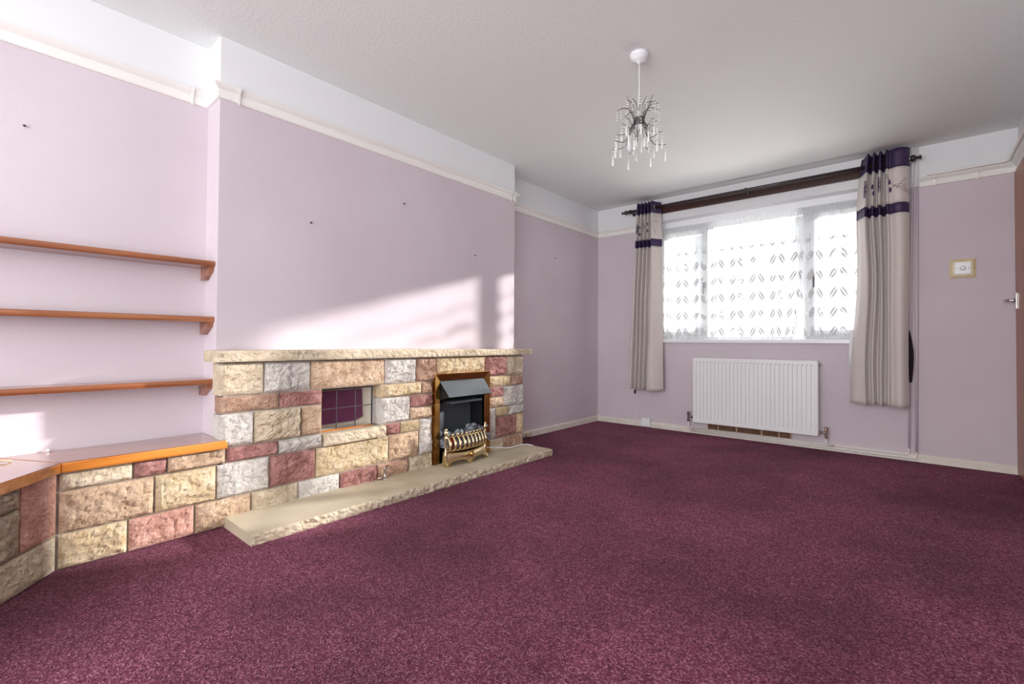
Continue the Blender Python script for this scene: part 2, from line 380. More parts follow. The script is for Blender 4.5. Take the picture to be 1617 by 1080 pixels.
# picture rail
RAIL = [(0, 2.087), (.011, 2.088), (.014, 2.092), (.014, 2.118), (.008, 2.122), (.012, 2.130), (.022, 2.138), (.030, 2.146), (.034, 2.152), (.031, 2.158), (0, 2.160)]
t1 = tag(obj('trim_1', sweep([(0, BK), (0, CY0), (CX, CY0), (CX, CY1), (0, CY1), (0, -.001)], RAIL), M_gloss), 'white picture rail along the left wall and round the chimney breast', kind='structure')
t2 = tag(obj('trim_2', sweep([(0.0, 0), (.70, 0)], RAIL), M_gloss), 'short white picture rail left of the window', kind='structure')
t3 = tag(obj('trim_3', sweep([(2.82, 0), (W, 0)], RAIL), M_gloss), 'white picture rail right of the window pipes', kind='structure')
t4 = tag(obj('trim_4', sweep([(W, 0), (W, BK)], RAIL), M_gloss), 'white picture rail on the right wall above the door', kind='structure')
def phook(p, n, label):
    x, y = p; n = Vector(n); t = Vector((-n.y, n.x))
    bm = bmesh.new(); pts = [(.002, 2.163), (.030, 2.166), (.040, 2.156), (.040, 2.144), (.024, 2.128), (.020, 2.105), (.024, 2.082), (.018, 2.076)]
    w = .006; a = [[bm.verts.new((x+n.x*o+t.x*s*w, y+n.y*o+t.y*s*w, z)) for o, z in pts] for s in (-1, 1)]
    for i in range(len(pts)-1): bm.faces.new((a[0][i], a[1][i], a[1][i+1], a[0][i+1]))
    o = obj('picture_hook', bm, M_gloss); md = o.modifiers.new('thick', 'SOLIDIFY'); md.thickness = .003
    tag(o, label, 'hook', 'painted picture hooks over the rail')
phook((0, -3.985), (1, 0), 'white picture hook on the rail in the shelved alcove')
phook((CX, -3.83), (1, 0), 'white picture hook on the rail at the left end of the chimney breast')
phook((CX, -1.745), (1, 0), 'left hook of the pair at the right end of the chimney breast')
phook((CX, -1.695), (1, 0), 'right hook of the pair at the right end of the chimney breast')
phook((0, -.10), (1, 0), 'white picture hook on the rail in the far left corner')
phook((.13, 0), (0, -1), 'white picture hook on the rail just left of the window curtain')
phook((2.90, 0), (0, -1), 'white picture hook on the rail beside the vertical pipes')
phook((3.13, 0), (0, -1), 'white picture hook on the rail above the light switch')
# white cable conduit riding on the rail at the right
bm = T(smoothpts([(2.86, -.040, 2.168), (3.0, -.043, 2.166), (3.16, -.045, 2.168), (3.26, -.047, 2.168), (3.29, -.075, 2.172), (3.293, -.2, 2.172), (3.295, -1.2, 2.172)], 5), .010)
tag(obj('rail_cable', bm, M_gloss, smooth=True), 'white painted cable lying on the picture rail in the right corner', 'cable')

# baseboards
SK = [(0, 0), (.016, 0), (.016, .048), (.010, .057), (0, .058)]
tag(obj('baseboard_left', sweep([(0, -1.66), (0, -.0)], SK), M_skirt), 'cream skirting board between the fireplace and the far corner', kind='structure')
tag(obj('baseboard_back', sweep([(0, 0), (W, 0)], SK), M_skirt), 'cream skirting board under the window wall', kind='structure')

# window
wn = thing('window_1', 'white three-pane window behind the net curtains', 'window', (WX0, .12, WZ0), kind='structure')
F0, F1 = .11, .16
def frame(name, x0, x1, z0, z1, t, y0, y1, parent, m=M_upvc, th=None):
    bm = bmesh.new(); th = th or t
    box(bm, x0, x0+t, y0, y1, z0, z1); box(bm, x1-t, x1, y0, y1, z0, z1); box(bm, x0+t, x1-t, y0, y1, z0, z0+t); box(bm, x0+t, x1-t, y0, y1, z1-th, z1)
    return obj(name, bm, m, parent, bevel=.003)
frame('frame', WX0, WX1, WZ0, WZ1, .05, F0, F1, wn, th=.125)
obj('mullion', B(1.19, 1.25, F0, F1, WZ0+.05, WZ1-.125), M_upvc, wn)
obj('mullion', B(2.03, 2.09, F0, F1, WZ0+.05, WZ1-.125), M_upvc, wn)
for x0, x1 in ((.75, 1.19), (2.09, 2.55)):
    s = frame('sash', x0+.002, x1-.002, WZ0+.052, WZ1-.127, .045, F0-.015, F1-.01, wn)
    obj('pane', B(x0+.045, x1-.045, .13, .134, WZ0+.095, WZ1-.170), M_glass, s)
obj('pane', B(1.25, 2.03, .13, .134, WZ0+.05, WZ1-.125), M_glass, wn)
for hx in (1.166, 2.112):
    bm = bmesh.new(); box(bm, hx-.010, hx+.010, .075, .095, 1.44, 1.50); tube(bm, [(hx, .07, 1.47), (hx, .06, 1.47), (hx, .06, 1.38)], .008)
    obj('window_handle', bm, M_grey, wn)
bm = B(WX0-.03, 2.56, -.022, .115, .893, .924)
obj('sill', bm, M_upvc, wn, bevel=.004)

# outside
bm = bmesh.new(); quad(bm, (-30, .3, -.3), (30, .3, -.3), (30, 40, -.3), (-30, 40, -.3))
tag(obj('ground', bm, M_grass), 'grass outside the window', kind='structure')
tag(obj('bounce_slab', B(-8, 10, .3, 4.5, -.29, -.25), mat('pale_bounce_surface', lin(214,208,198), .9, col2=lin(196,190,180), cscale=3)), 'unseen pale slab added outside to bounce light up through the window', kind='structure')  # added reflector, out of view, sends daylight up to the ceiling
bm = bmesh.new(); nx, nz = 60, 8
vv = [[bm.verts.new((-12+24*i/nx, 9+.5*noise.noise(Vector((i*.7, j*.9, 0))), -.3+1.25*j/nz+.25*noise.noise(Vector((i*.5, j, 3))))) for i in range(nx+1)] for j in range(nz+1)]
vt = [bm.verts.new((-12+24*i/nx, 11, .9)) for i in range(nx+1)]; vv.append(vt); vv.append([bm.verts.new((-12+24*i/nx, 11.2, -.3)) for i in range(nx+1)])
for j in range(len(vv)-1):
    for i in range(nx): bm.faces.new((vv[j][i], vv[j][i+1], vv[j+1][i+1], vv[j+1][i]))
tag(obj('hedge', bm, M_leaf, smooth=True), 'low green garden hedge dimly seen through the net curtains', 'hedge', kind='stuff')

# door on the right wall, at the very edge of the picture
dr = thing('door_1', 'brown varnished flush door at the right edge', 'door', (W-.02, -.45, 0), kind='structure')
obj('door_panel', B(W-.022, W-.001, -.86, -.015, .012, 2.083), M_woodD, dr, bevel=.002)
dh = obj('handle', B(W-.030, W-.022, -.085, -.045, 1.135, 1.245), M_chrome, dr, bevel=.002)
tag(dh, 'chrome lever handle with plate')
bm = bmesh.new(); lathe(bm, (W-.030, -.065, 1.195), (-1, 0, 0), [(.013, 0), (.010, .01), (.009, .04), (.009, .052)]); tube(bm, [(W-.078, -.060, 1.195), (W-.080, -.09, 1.194), (W-.078, -.13, 1.192), (W-.075, -.165, 1.192)], [.009, .010, .009, .007])
obj('lever', bm, M_chrome, dh, smooth=True)

# ================================================================== STONEWORK
def rock(name, O, Uv, Nv, u0, u1, v0, v1, m, parent, seed, Hh=None, back=.02, step=.009, sides=None):
    """rock-faced stone on the plane O + u*Uv + v*Z, projecting along Nv from w=-back"""
    r = random.Random(seed); j = .004
    u0 += j; u1 -= j; v0 += j; v1 -= j
    nu = max(4, int((u1-u0)/step)); nv = max(4, int((v1-v0)/step))
    Hh = Hh or r.uniform(.017, .027)
    sl, sr, sb, st = sides or (r.uniform(.014, .042), r.uniform(.004, .016), r.uniform(.008, .024), r.uniform(.004, .012))
    Z = Vector((0, 0, 1)); off = Vector((r.uniform(-50, 50), r.uniform(-50, 50), r.uniform(-50, 50)))
    bm = bmesh.new(); g = []
    ta, tb = r.uniform(-.35, .35), r.uniform(-.35, .35)
    for b in range(nv+1):
        row = []
        for a in range(nu+1):
            u = u0+(u1-u0)*a/nu; v = v0+(v1-v0)*b/nv
            du, dv = u-u0, v-v0
            wob = 1+.7*noise.noise(Vector((u*14, v*14, 0))+off)
            d = min(du/(sl*wob+.002), (u1-u)/(sr*wob+.002), dv/(sb*wob+.002), (v1-v)/(st*wob+.002)); d = max(0, min(1, d)); d = d**.8
            q = Vector((u*22, v*26, 1))+off
            n1 = noise.noise(q*.45); n2 = noise.noise(q*1.4); n3 = abs(noise.noise(q*.9+Vector((5, 5, 5))))
            w = Hh*d*(.74+.36*n1+.34*n2-.30*max(0, .12-n3)/.12*1.1 + ta*(du/(u1-u0)-.5)*.6 + tb*(dv/(v1-v0)-.5)*.5) + d*.0035*noise.noise(q*3.2)+d*.0018*noise.noise(q*7)
            edge = (a in (0, nu)) or (b in (0, nv))
            ju = 0 if edge else r.uniform(-.25, .25)*(u1-u0)/nu; jv = 0 if edge else r.uniform(-.25, .25)*(v1-v0)/nv
            if edge: w = .0
            row.append(bm.verts.new(O + Uv*(u+ju) + Z*(v+jv) + Nv*w))
        g.append(row)
    for b in range(nv):
        for a in range(nu): bm.faces.new((g[b][a], g[b][a+1], g[b+1][a+1], g[b+1][a]))
    c = [(u0, v0, g[0][0]), (u1, v0, g[0][nu]), (u1, v1, g[nv][nu]), (u0, v1, g[nv][0])]
    bk = [bm.verts.new(O+Uv*u+Z*v-Nv*back) for u, v, _ in c]
    rim = [[g[0][a] for a in range(nu+1)], [g[b][nu] for b in range(nv+1)], [g[nv][a] for a in range(nu, -1, -1)], [g[b][0] for b in range(nv, -1, -1)]]
    for k in range(4): bm.faces.new(rim[k]+[bk[(k+1) % 4], bk[k]])
    bm.faces.new(bk)
    return obj(name, bm, SM[m], parent)
S = .272
Of = Vector((S, 0, 0)); Uf = Vector((0, 1, 0)); Nf = Vector((1, 0, 0))
R1 = (.622, .782); R2 = (.538, .622); R3 = (.376, .538); R4 = (.301, .376); R5 = (.137, .301); R6 = (.0, .137)
fp = thing('stone_fireplace', 'rock-faced stone fireplace wall in cream, white and red with mantel shelf', 'fireplace', (S, -2.8, 0))
E0 = -3.926; E1 = -1.665
stones = [
 (E0, -3.722, R1, 'c'), (-3.722, -3.483, R1, 'w'), (-3.483, -3.015, R1, 't'), (-3.015, -2.775, R1, 'w'), (-2.775, -2.604, R1, 'b'), (-2.604, -2.127, (.664, .782), 'y'), (-2.127, -1.884, R1, 'r'), (-1.884, E1, R1, 'c'),
 (E0+.01, -3.645, R2, 'b'), (-3.645, -3.414, R2, 'r'), (-3.04, -2.727, R2, 'y'), (-2.727, -2.634, R2, 'b'), (-2.094, -1.826, R2, 'y'), (-1.826, E1-.005, R2, 'b'),
 (E0+.005, -3.767, R3, 'w'), (-3.767, -3.531, R3, 'c'), (-3.531, -3.414, R3, 't'), (-3.04, -2.822, R3, 'w'),
 (-2.822, -2.634, (.456, .538), 'r'), (-2.822, -2.634, (.376, .456), 't'), (-2.094, -1.914, (.456, .538), 'r'), (-2.094, -1.914, (.376, .456), 't'), (-1.914, E1-.002, R3, 'w'),
 (-3.888, -3.648, R4, 'r'), (-3.648, -3.412, R4, 'w'), (-3.012, -2.892, R4, 'r'), (-2.892, -2.742, R4, 'y'), (-1.999, -1.849, R4, 'y'), (-1.849, E1, R4, 'w'),
 (-2.742, -2.634, (.137, .376), 'w'), (-2.094, -2.002, (.137, .376), 'w'),
 (-3.927, -3.690, R5, 'w'), (-3.690, -3.448, R5, 'r'), (-3.448, -2.980, R5, 'y'), (-2.980, -2.748, R5, 't'), (-2.002, -1.756, R5, 'r'), (-1.756, E1, R5, 'y'),
 (-4.013, -3.774, R6, 't'), (-3.774, -3.541, R6, 'c'), (-3.541, -3.305, R6, 'w'), (-3.305, -3.062, R6, 'r'), (-3.062, -2.828, R6, 'p' if 0 else 'b'), (-2.828, -2.634, R6, 'c'), (-2.094, -1.921, R6, 'c'), (-1.921, E1, R6, 'b'),
]
for i, (a, b, (v0, v1), m) in enumerate(stones):
    jamb = abs(a+3.04) < 1e-6
    rock('stone', Of, Uf, Nf, a, b, v0, v1, m, fp, 100+i, back=.09 if (jamb or a < -3.88) else .02)
# mortar core with the niche and firebox openings left out
bm = bmesh.new()
for y0, y1, z0, z1 in rects(-3.900, E1-.004, 0, .782, [NI, FI]): box(bm, CX+.001, S-.006, y0, y1, z0, z1)
obj('mortar', bm, M_mortar, fp)
# end stones wrap: short returns on the left end
# mantel slabs
def slab(name, y0, y1, z0, z1, xb, xf, seed, parent, m='y', rough=.006):
    r = random.Random(seed); off = Vector((seed*3.1, 0, 0)); bm = bmesh.new(); n = max(3, int((y1-y0)/.012)); k = 5; g = []
    for a in range(n+1):
        y = y0+(y1-y0)*a/n; row = [bm.verts.new((xb, y, z1))]
        row.append(bm.verts.new((xf-.012, y, z1)))
        for b in range(k+1):
            z = z1-(z1-z0)*b/k
            w = rough*(noise.noise(Vector((y*40, z*45, 0))+off)+.5*noise.noise(Vector((y*90, z*90, 4))+off))
            e = 1 if 0 < b < k else .35
            row.append(bm.verts.new((xf+w*e+(.004 if 0 < b < k else 0), y, z+(r.uniform(-.002, .002) if 0 < b < k else (-abs(w)*.4 if b == 0 else 0)))))
        row.append(bm.verts.new((xb, y, z0))); g.append(row)
    for a in range(n):
        for b in range(len(g[0])-1): bm.faces.new((g[a][b], g[a+1][b], g[a+1][b+1], g[a][b+1]))
        bm.faces.new((g[a][-1], g[a+1][-1], g[a+1][0], g[a][0]))
    bm.faces.new(g[0]); bm.faces.new(g[-1])
    return obj(name, bm, SM[m], parent)
for i, (a, b) in enumerate([(-3.960, -2.752), (-2.750, -2.142), (-2.140, -1.592)]):
    slab('mantel_slab', a, b, .787 if 1 else 0, .841-.004*i, CX, .308, 40+i, fp, 'c')
slab('niche_sill', -3.409, -3.018, .308, .371, CX, .300, 61, fp, 'c', .007)
# hearth
hs = tag(slab('hearth_slab', -3.893, -3.306, 0, .050, S+.0, .600, 71, fp, 'c', .012), 'pale smooth topped hearth stone with broken front edge')
slab('hearth_slab', -3.304, -1.700, 0, .050, S+.0, .600, 72, fp, 'c', .012)
for o in [x for x in bpy.data.objects if x.name.startswith('hearth_slab')]:
    o.data.materials.append(M_hearth)
    for p in o.data.polygons:
        if abs(p.normal.z) > .8 or abs(p.normal.y) > .95: p.material_index = 1
# niche lattice
lat = thing('metal_lattice', 'thin dark metal lattice standing in the fireplace niche', 'lattice', (.222, -3.24, .372))
for y in (-3.395, -3.302, -3.182, -3.070): obj('upright', T([(.222, y, .376), (.222, y, .612)], .003 if y != -3.070 else .0045, seg=6), M_black, lat)
obj('crossbar', T([(.222, -3.412, .500), (.222, -3.07, .500)], .0025, seg=6), M_screw, lat)
obj('crossbar', T([(.222, -3.412, .611), (.222, -3.07, .611)], .0035, seg=6), M_black, lat)
tag(obj('bottom_rail', B(.214, .230, -3.413, -3.066, .372, .380), M_woodO, lat), 'orange brown rail')
# purple sheet at the back of the niche
bm = bmesh.new(); n = 14
def psh(s, t):
    y = -3.41+.345*s; z = .394+.196*t
    if s > .82 and t < .12: z += .02*(s-.82)/.18
    return Vector((nb+.006+.012*(1-t)+.003*math.sin(s*9), y, z))
g = [[bm.verts.new(psh(i/n, j/6)) for i in range(n+1)] for j in range(7)]
for j in range(6):
    for i in range(n): bm.faces.new((g[j][i], g[j][i+1], g[j+1][i+1], g[j+1][i]))
ps = obj('purple_sheet', bm, M_sheet); md = ps.modifiers.new('thick', 'SOLIDIFY'); md.thickness = .002
tag(ps, 'crumpled magenta sheet propped at the back of the fireplace niche', 'sheet')
tag(obj('white_string', T(smoothpts([(.135, -3.408, .566), (.138, -3.375, .561), (.136, -3.345, .566), (.134, -3.350, .577), (.132, -3.375, .582)], 5), .0018, seg=6), M_lining), 'loose loop of white string in the top left of the niche', 'string')

# bench
be = thing('stone_bench', 'low stone bench with varnished wooden top under the shelves', 'bench', (.2, -4.2, 0))
YB = -4.466
bst = [(YB, -4.238, R4, 'c'), (-4.238, -4.120, R4, 'r'), (-4.120, -3.889, R4, 't'), (YB, -4.164, R5, 't'), (-4.164, -3.928, R5, 'y'), (YB, -4.252, R6, 'y'), (-4.252, -4.014, R6, 'p')]
for i, (a, b, (v0, v1), m) in enumerate(bst): rock('stone', Of, Uf, Nf, a, b, v0, v1, m, be, 200+i)
Ua = Vector((.79, -.613, 0)); Na = Vector((.613, .79, 0)); Oa = Vector((S, YB-.002, 0))
ast = [(.002, .172, (.137, .376), 'p', .010), (.172, .40, R4, 'g', None), (.172, .36, R5, 'g', None), (.002, .42, R6, 'c', .012), (.40, .62, R4, 't', None), (.36, .62, R5, 'c', None), (.42, .66, R6, 'r', None), (.62, .9, R4, 'y', None), (.62, .9, R5, 'w', None), (.66, .9, R6, 't', None)]
for i, (a, b, (v0, v1), m, hh) in enumerate(ast): rock('stone', Oa, Ua, Na, a, b, v0, v1, m, be, 260+i, Hh=hh)
bm = bmesh.new(); e = Oa-Na*.010; f = e+Ua*.9
prism(bm, [(.002, -3.921), (.002, f.y), (f.x, f.y), (e.x-.003, e.y-.001), (S-.010, -3.921)], 0, .374)
obj('mortar', bm, M_mortar, be)
# bench top boards
XT = .300
def board(name, pts, z0, z1, front_edges, parent):
    bm = bmesh.new(); prism(bm, pts, z0, z1); bm.normal_update()
    for fc in bm.faces:
        if abs(fc.normal.z) < .5: fc.material_index = 1
    return obj(name, bm, [M_woodTop, M_woodO], parent, bevel=.006)
k1 = Vector((XT, YB+.006, 0)); k2 = k1+Ua*.92
board('top_board', [(.001, -3.911), (XT-.03, -3.911), (XT-.028, -3.890), (XT, -3.890), (k1.x, k1.y), (.001, -4.62)], .376, .417, None, be)
board('top_board', [(.001, -4.6205), (k1.x, k1.y-.0008), (k2.x, k2.y), (k2.x-.2, -5.5), (.001, -5.5)], .376, .417, None, be)
# small things lying on the bench
tag(obj('dry_twig', T(smoothpts([(.052, -4.70, .421), (.085, -4.66, .423), (.115, -4.635, .422), (.14, -4.60, .425), (.128, -4.585, .421)], 4), .0035, seg=6), M_twig), 'small dry twig lying on the bench top at the left edge', 'twig')
bm = bmesh.new(); bmesh.ops.create_icosphere(bm, subdivisions=1, radius=.006, matrix=Matrix.Translation((.012, -4.475, .4235)))
tag(obj('plaster_crumb', bm, M_lining), 'tiny white plaster crumb on the bench against the wall', 'crumb')

# wall shelves in the alcove
def shelf(z, label, th=.028, m=M_woodY, xo=.150):
    t = thing('wall_shelf', label, 'shelf', (.0, -4.4, z), 'shelves in the alcove')
    bm = bmesh.new()
    n = 8; prof = [(.001, z), (xo-.010, z)] + [(xo-.010+.010*math.sin(math.pi*k/6), z-.5*th+.5*th*math.cos(math.pi*k/6)) for k in range(1, 6)] + [(xo-.010, z-th), (.001, z-th)]
    a = [bm.verts.new((x, -5.6, q)) for x, q in prof]; b = [bm.verts.new((x, CY0-.001, q)) for x, q in prof]
    bm.faces.new(a); bm.faces.new(b[::-1])
    for i in range(len(prof)): bm.faces.new((a[i], a[(i+1) % len(prof)], b[(i+1) % len(prof)], b[i]))
    obj('shelf_board', bm, m, t, smooth=False)
    for yb in (CY0-.022, -5.3):
        bm = bmesh.new(); pts = [(.001, z-th-.001), (xo-.018, z-th-.001), (xo-.022, z-th-.020), (.05, z-th-.060), (.001, z-th-.060)]
        a = [bm.verts.new((x, yb, q)) for x, q in pts]; b = [bm.verts.new((x, yb+.021, q)) for x, q in pts]
        bm.faces.new(a); bm.faces.new(b[::-1])
        for i in range(len(pts)): bm.faces.new((a[i], a[(i+1) % len(pts)], b[(i+1) % len(pts)], b[i]))
        obj('bracket', bm, m, t)
    return t
shelf(1.283, 'topmost of the three brown wooden shelves in the alcove')
shelf(1.007, 'middle wooden shelf of the three in the alcove')
shelf(.699, 'lowest wooden shelf of the three, just above the bench', xo=.152)

# gas tap on the hearth
gt = thing('gas_tap', 'small copper and chrome gas tap standing on the hearth against the stones', 'tap', (.33, -3.04, .05))
obj('pipe_stub', L((.325, -3.04, .050), (0, 0, 1), [(.012, 0), (.012, .006), (.007, .007), (.007, .06), (.009, .062), (.009, .075), (.004, .077)]), M_chrome, gt, smooth=True)
obj('tap_body', T([(.325, -3.04, .065), (.312, -3.06, .062), (.300, -3.085, .058)], [.009, .011, .008]), M_copper, gt, smooth=True)
obj('key', B(.322, .350, -3.043, -3.037, .118, .132), M_chrome, gt, bevel=.001)

# electric fire
ef = thing('electric_fire', 'inset electric fire with brass frame, grey hood and brass fret', 'fire', (.3, -2.36, .05))
ya, yb, za, zb = -2.632, -2.098, .051, .668; fw = .050; x0, x1 = S-.004, .303
def bar(poly, name='frame_bar'):
    bm = bmesh.new(); a = [bm.verts.new((x0, y, z)) for y, z in poly]; b = [bm.verts.new((x1 if i not in inner else x1-.012, y, z)) for i, (y, z) in enumerate(poly)]
    bm.faces.new(a); bm.faces.new(b[::-1])
    for i in range(4): bm.faces.new((a[i], a[(i+1) % 4], b[(i+1) % 4], b[i]))
    return obj(name, bm, M_brass, ef, bevel=.002)
inner = (1, 2)
bar([(ya, za), (ya+fw, za), (ya+fw, zb-fw), (ya, zb)][0:4])
bar([(yb, zb), (yb-fw, zb-fw), (yb-fw, za), (yb, za)])
bar([(ya, zb), (ya+fw, zb-fw), (yb-fw, zb-fw), (yb, zb)])
yi0, yi1, zi = ya+fw, yb-fw, zb-fw; xbk = .115
bm = bmesh.new()
quad(bm, (xbk, yi0, za), (xbk, yi1, za), (xbk, yi1, zi), (xbk, yi0, zi)); quad(bm, (xbk, yi0, za), (x1-.012, yi0, za), (x1-.012, yi0, zi), (xbk, yi0, zi))
quad(bm, (xbk, yi1, za), (x1-.012, yi1, za), (x1-.012, yi1, zi), (xbk, yi1, zi)); quad(bm, (xbk, yi0, za), (xbk, yi1, za), (x1-.012, yi1, za), (x1-.012, yi0, za)); quad(bm, (xbk, yi0, zi), (xbk, yi1, zi), (x1-.012, yi1, zi), (x1-.012, yi0, zi))
obj('firebox', bm, M_black, ef)
obj('back_plate', B(.150, .154, yi0+.004, -2.158, .20, .44), M_dgrey, ef)
# hood
bm = bmesh.new(); hd = [(.285, zi-.001), (.372, zi-.108), (.290, zi-.128), (.20, zi-.150), (.20, zi-.001)]
a = [bm.verts.new((x, yi0+.002+(.012 if i == 1 else 0), z)) for i, (x, z) in enumerate(hd)]; b = [bm.verts.new((x, yi1-.002, z)) for x, z in hd]
for i in range(5):
    f = bm.faces.new((a[i], a[(i+1) % 5], b[(i+1) % 5], b[i])); f.material_index = 0 if i == 0 else 1
bm.faces.new(a).material_index = 1; bm.faces.new(b[::-1]).material_index = 1
obj('hood', bm, [M_dgrey, M_black], ef)
bm = bmesh.new()
for i in range(22): box(bm, .18, .30, yi0+.10+i*.014, yi0+.105+i*.014, zi-.165, zi-.152)
gl = obj('heater_grille', bm, M_dgrey, ef); gl['kind'] = 'stuff'
# coals
bm = bmesh.new(); r = random.Random(4)
for i in range(70):
    y = r.uniform(yi0+.02, yi1-.02); x = r.uniform(.20, .385); z = .215+.028*math.sin((x-.2)*12)+r.uniform(-.01, .02)
    rad = r.uniform(.010, .020)
    ret = bmesh.ops.create_icosphere(bm, subdivisions=1, radius=rad, matrix=Matrix.Translation((x, y, z)))
    for v in ret['verts']: v.co += Vector([r.uniform(-.35, .35)*rad for _ in range(3)])
for i in range(9):
    ret = bmesh.ops.create_icosphere(bm, subdivisions=1, radius=.017, matrix=Matrix.Translation((.26+r.uniform(-.02, .02), -2.27+r.uniform(-.05, .05), .262+r.uniform(-.008, .018))))
    for v in ret['verts']: v.co += Vector([r.uniform(-.3, .3)*.015 for _ in range(3)])
co = obj('coals', bm, M_coal, ef); co['kind'] = 'stuff'
obj('coal_bed', B(.155, .37, yi0+.012, yi1-.012, .16, .215), M_coal, ef)
obj('red_bulb_cover', B(.371, .376, yi0+.014, yi0+.050, .165, .235), M_ember, ef)
# fret: bars
yf0, yf1 = -2.600, -2.238
def bow(y): t = (y-yf0)/(yf1-yf0)*2-1; return .030*(1-t*t)
nb_ = 10
for i in range(nb_):
    y = yf0+.012+(yf1-yf0-.024)*i/(nb_-1); x = .385+bow(y)
    bm = bmesh.new(); tube(bm, smoothpts([(x-.012, y, .245), (x+.004, y, .232), (x+.020, y, .20), (x+.020, y, .178), (x+.006, y, .160), (x-.004, y, .150)], 3), [.005]+[.007]*4+[.0095]*6+[.008]*4+[.005], seg=8)
    lathe(bm, (x-.012, y, .244), (0, 0, 1), [(.004, 0), (.004, .006), (.009, .011), (.0095, .016), (.007, .021), (.001, .024)], 10)
    obj('fret_bar', bm, M_pbrass, ef, smooth=True)
for z, dx, rr in ((.243, -.012, .0045), (.152, -.004, .006)):
    bm = T([(.385+dx+bow(yf0+(yf1-yf0)*i/12), yf0+(yf1-yf0)*i/12, z) for i in range(13)], rr)
    obj('fret_rail', bm, M_pbrass, ef, smooth=True)
for y in (yf0-.006, yf1+.006):
    bm = L((.382, y, .051), (0, 0, 1), [(.011, 0), (.011, .09), (.008, .095), (.007, .18), (.012, .186), (.012, .194), (.006, .200), (.006, .208), (.013, .218), (.013, .228), (.006, .236), (.009, .243), (.008, .250), (.001, .256)], 12)
    obj('finial_post', bm, M_pbrass, ef, smooth=True)
# ashpan front: shaped plate with cut-outs and feet
bm = bmesh.new(); n = 40; pr = []
for i in range(n+1):
    t = i/n; y = yf0-.012+(yf1-yf0+.024)*t
    s = abs(t-.5)*2
    lo = .051 if (s > .80 or s < .14) else .078+.012*math.sin((s-.14)/.66*math.pi)
    hi = .145-.022*(1-s)**1.5 if 0 else .146-.012*math.cos(s*math.pi/2)
    pr.append((y, lo, hi, .388+bow(min(max(y, yf0), yf1))))
for k in range(n):
    (y, l, h, x), (y2, l2, h2, x2) = pr[k], pr[k+1]
    fl = .010
    v = [bm.verts.new(p) for p in ((x-.004, y, h), (x2-.004, y2, h2), (x2+.002, y2, (h2+l2)/2), (x+.002, y, (h+l)/2), (x2+.014, y2, l2), (x+.014, y, l))]
    bm.faces.new((v[0], v[1], v[2], v[3])); bm.faces.new((v[3], v[2], v[4], v[5]))
bmesh.ops.remove_doubles(bm, verts=bm.verts[:], dist=1e-5)
ap = obj('ashpan_front', bm, M_pbrass, ef, smooth=True); md = ap.modifiers.new('thick', 'SOLIDIFY'); md.thickness = .006; md.offset = -1
kn = obj('knob', L((.388+.030, -2.415, .116), (1, 0, 0), [(.007, 0), (.006, .010), (.019, .014), (.021, .020), (.011, .026), (.009, .032), (.001, .035)], 14), M_brass, ap, smooth=True)
for y, sg in ((yf0-.010, -1), (yf1+.010, 1)):
    bm = bmesh.new(); pts = [(.352, .051), (.405, .051), (.410, .062), (.395, .080), (.386, .110), (.386, .150), (.366, .150), (.360, .09)]
    a = [bm.verts.new((x, y-.006, z)) for x, z in pts]; b = [bm.verts.new((x, y+.006, z)) for x, z in pts]
    bm.faces.new(a); bm.faces.new(b[::-1])
    for i in range(len(pts)): bm.faces.new((a[i], a[(i+1) % len(pts)], b[(i+1) % len(pts)], b[i]))
    obj('side_foot', bm, M_pbrass, ef, bevel=.002)
# flex of the fire, along the hearth to a plug at the skirting
cd = thing('power_cord', 'white flex running from the fire along the hearth to a plug', 'cord', (.35, -1.9, .055))
bm = T(smoothpts([(.33, -2.17, .10), (.335, -2.06, .085), (.36, -1.95, .066), (.35, -1.85, .060), (.34, -1.78, .057), (.37, -1.72, .057), (.385, -1.68, .03), (.30, -1.63, .010), (.16, -1.55, .010), (.08, -1.46, .010), (.045, -1.40, .025), (.032, -1.34, .038)], 6), .0038, seg=8)
obj('flex', bm, M_upvc, cd, smooth=True)
obj('loose_end', T(smoothpts([(.36, -1.715, .0565), (.41, -1.70, .050), (.44, -1.66, .012), (.43, -1.60, .006)], 5), .003, seg=6), M_upvc, cd, smooth=True)
pl = thing('plug', 'cream plug in a small socket on the skirting beside the fireplace', 'plug', (.02, -1.29, .02))
obj('socket_box', B(.0165, .034, -1.36, -1.24, .012, .056), M_skirt, pl, bevel=.003)
obj('plug_body', B(.0342, .060, -1.345, -1.295, .018, .050), M_cream, pl, bevel=.005)

# ================================================================== WINDOW DRESSING
PY, PZ = -.10, 2.292
po = thing('curtain_pole', 'dark wooden curtain pole with turned finials above the window', 'curtain pole', (1.6, PY, PZ))
obj('pole', T([(.45, PY, PZ), (2.74, PY, PZ)], .0155, seg=16), M_pole, po, smooth=True)
FN = [(.0155, 0), (.021, .004), (.021, .012), (.014, .016), (.015, .028), (.023, .040), (.024, .052), (.016, .064), (.010, .070), (.010, .080), (.014, .086), (.015, .094), (.008, .100)]
obj('finial', L((.452, PY, PZ), (-1, 0, 0), FN), M_pole, po, smooth=True)
obj('finial', L((2.735, PY, PZ), (1, 0, 0), [(a*1.05, b*.95) for a, b in FN]), M_pole, po, smooth=True)
for x in (.46, 1.607, 2.745):
    bm = bmesh.new(); lathe(bm, (x-.008, PY, PZ), (1, 0, 0), [(.020, 0), (.022, .004), (.022, .012), (.020, .016)], 16)
    tube(bm, [(x, PY+.018, PZ), (x, -.03, PZ-.012), (x, -.022, PZ-.012)], .008); lathe(bm, (x, -.0215, PZ-.014), (0, -1, 0), [(.020, 0), (.018, .006), (.010, .010)], 14)
    obj('pole_bracket', bm, M_pole, po, smooth=True)
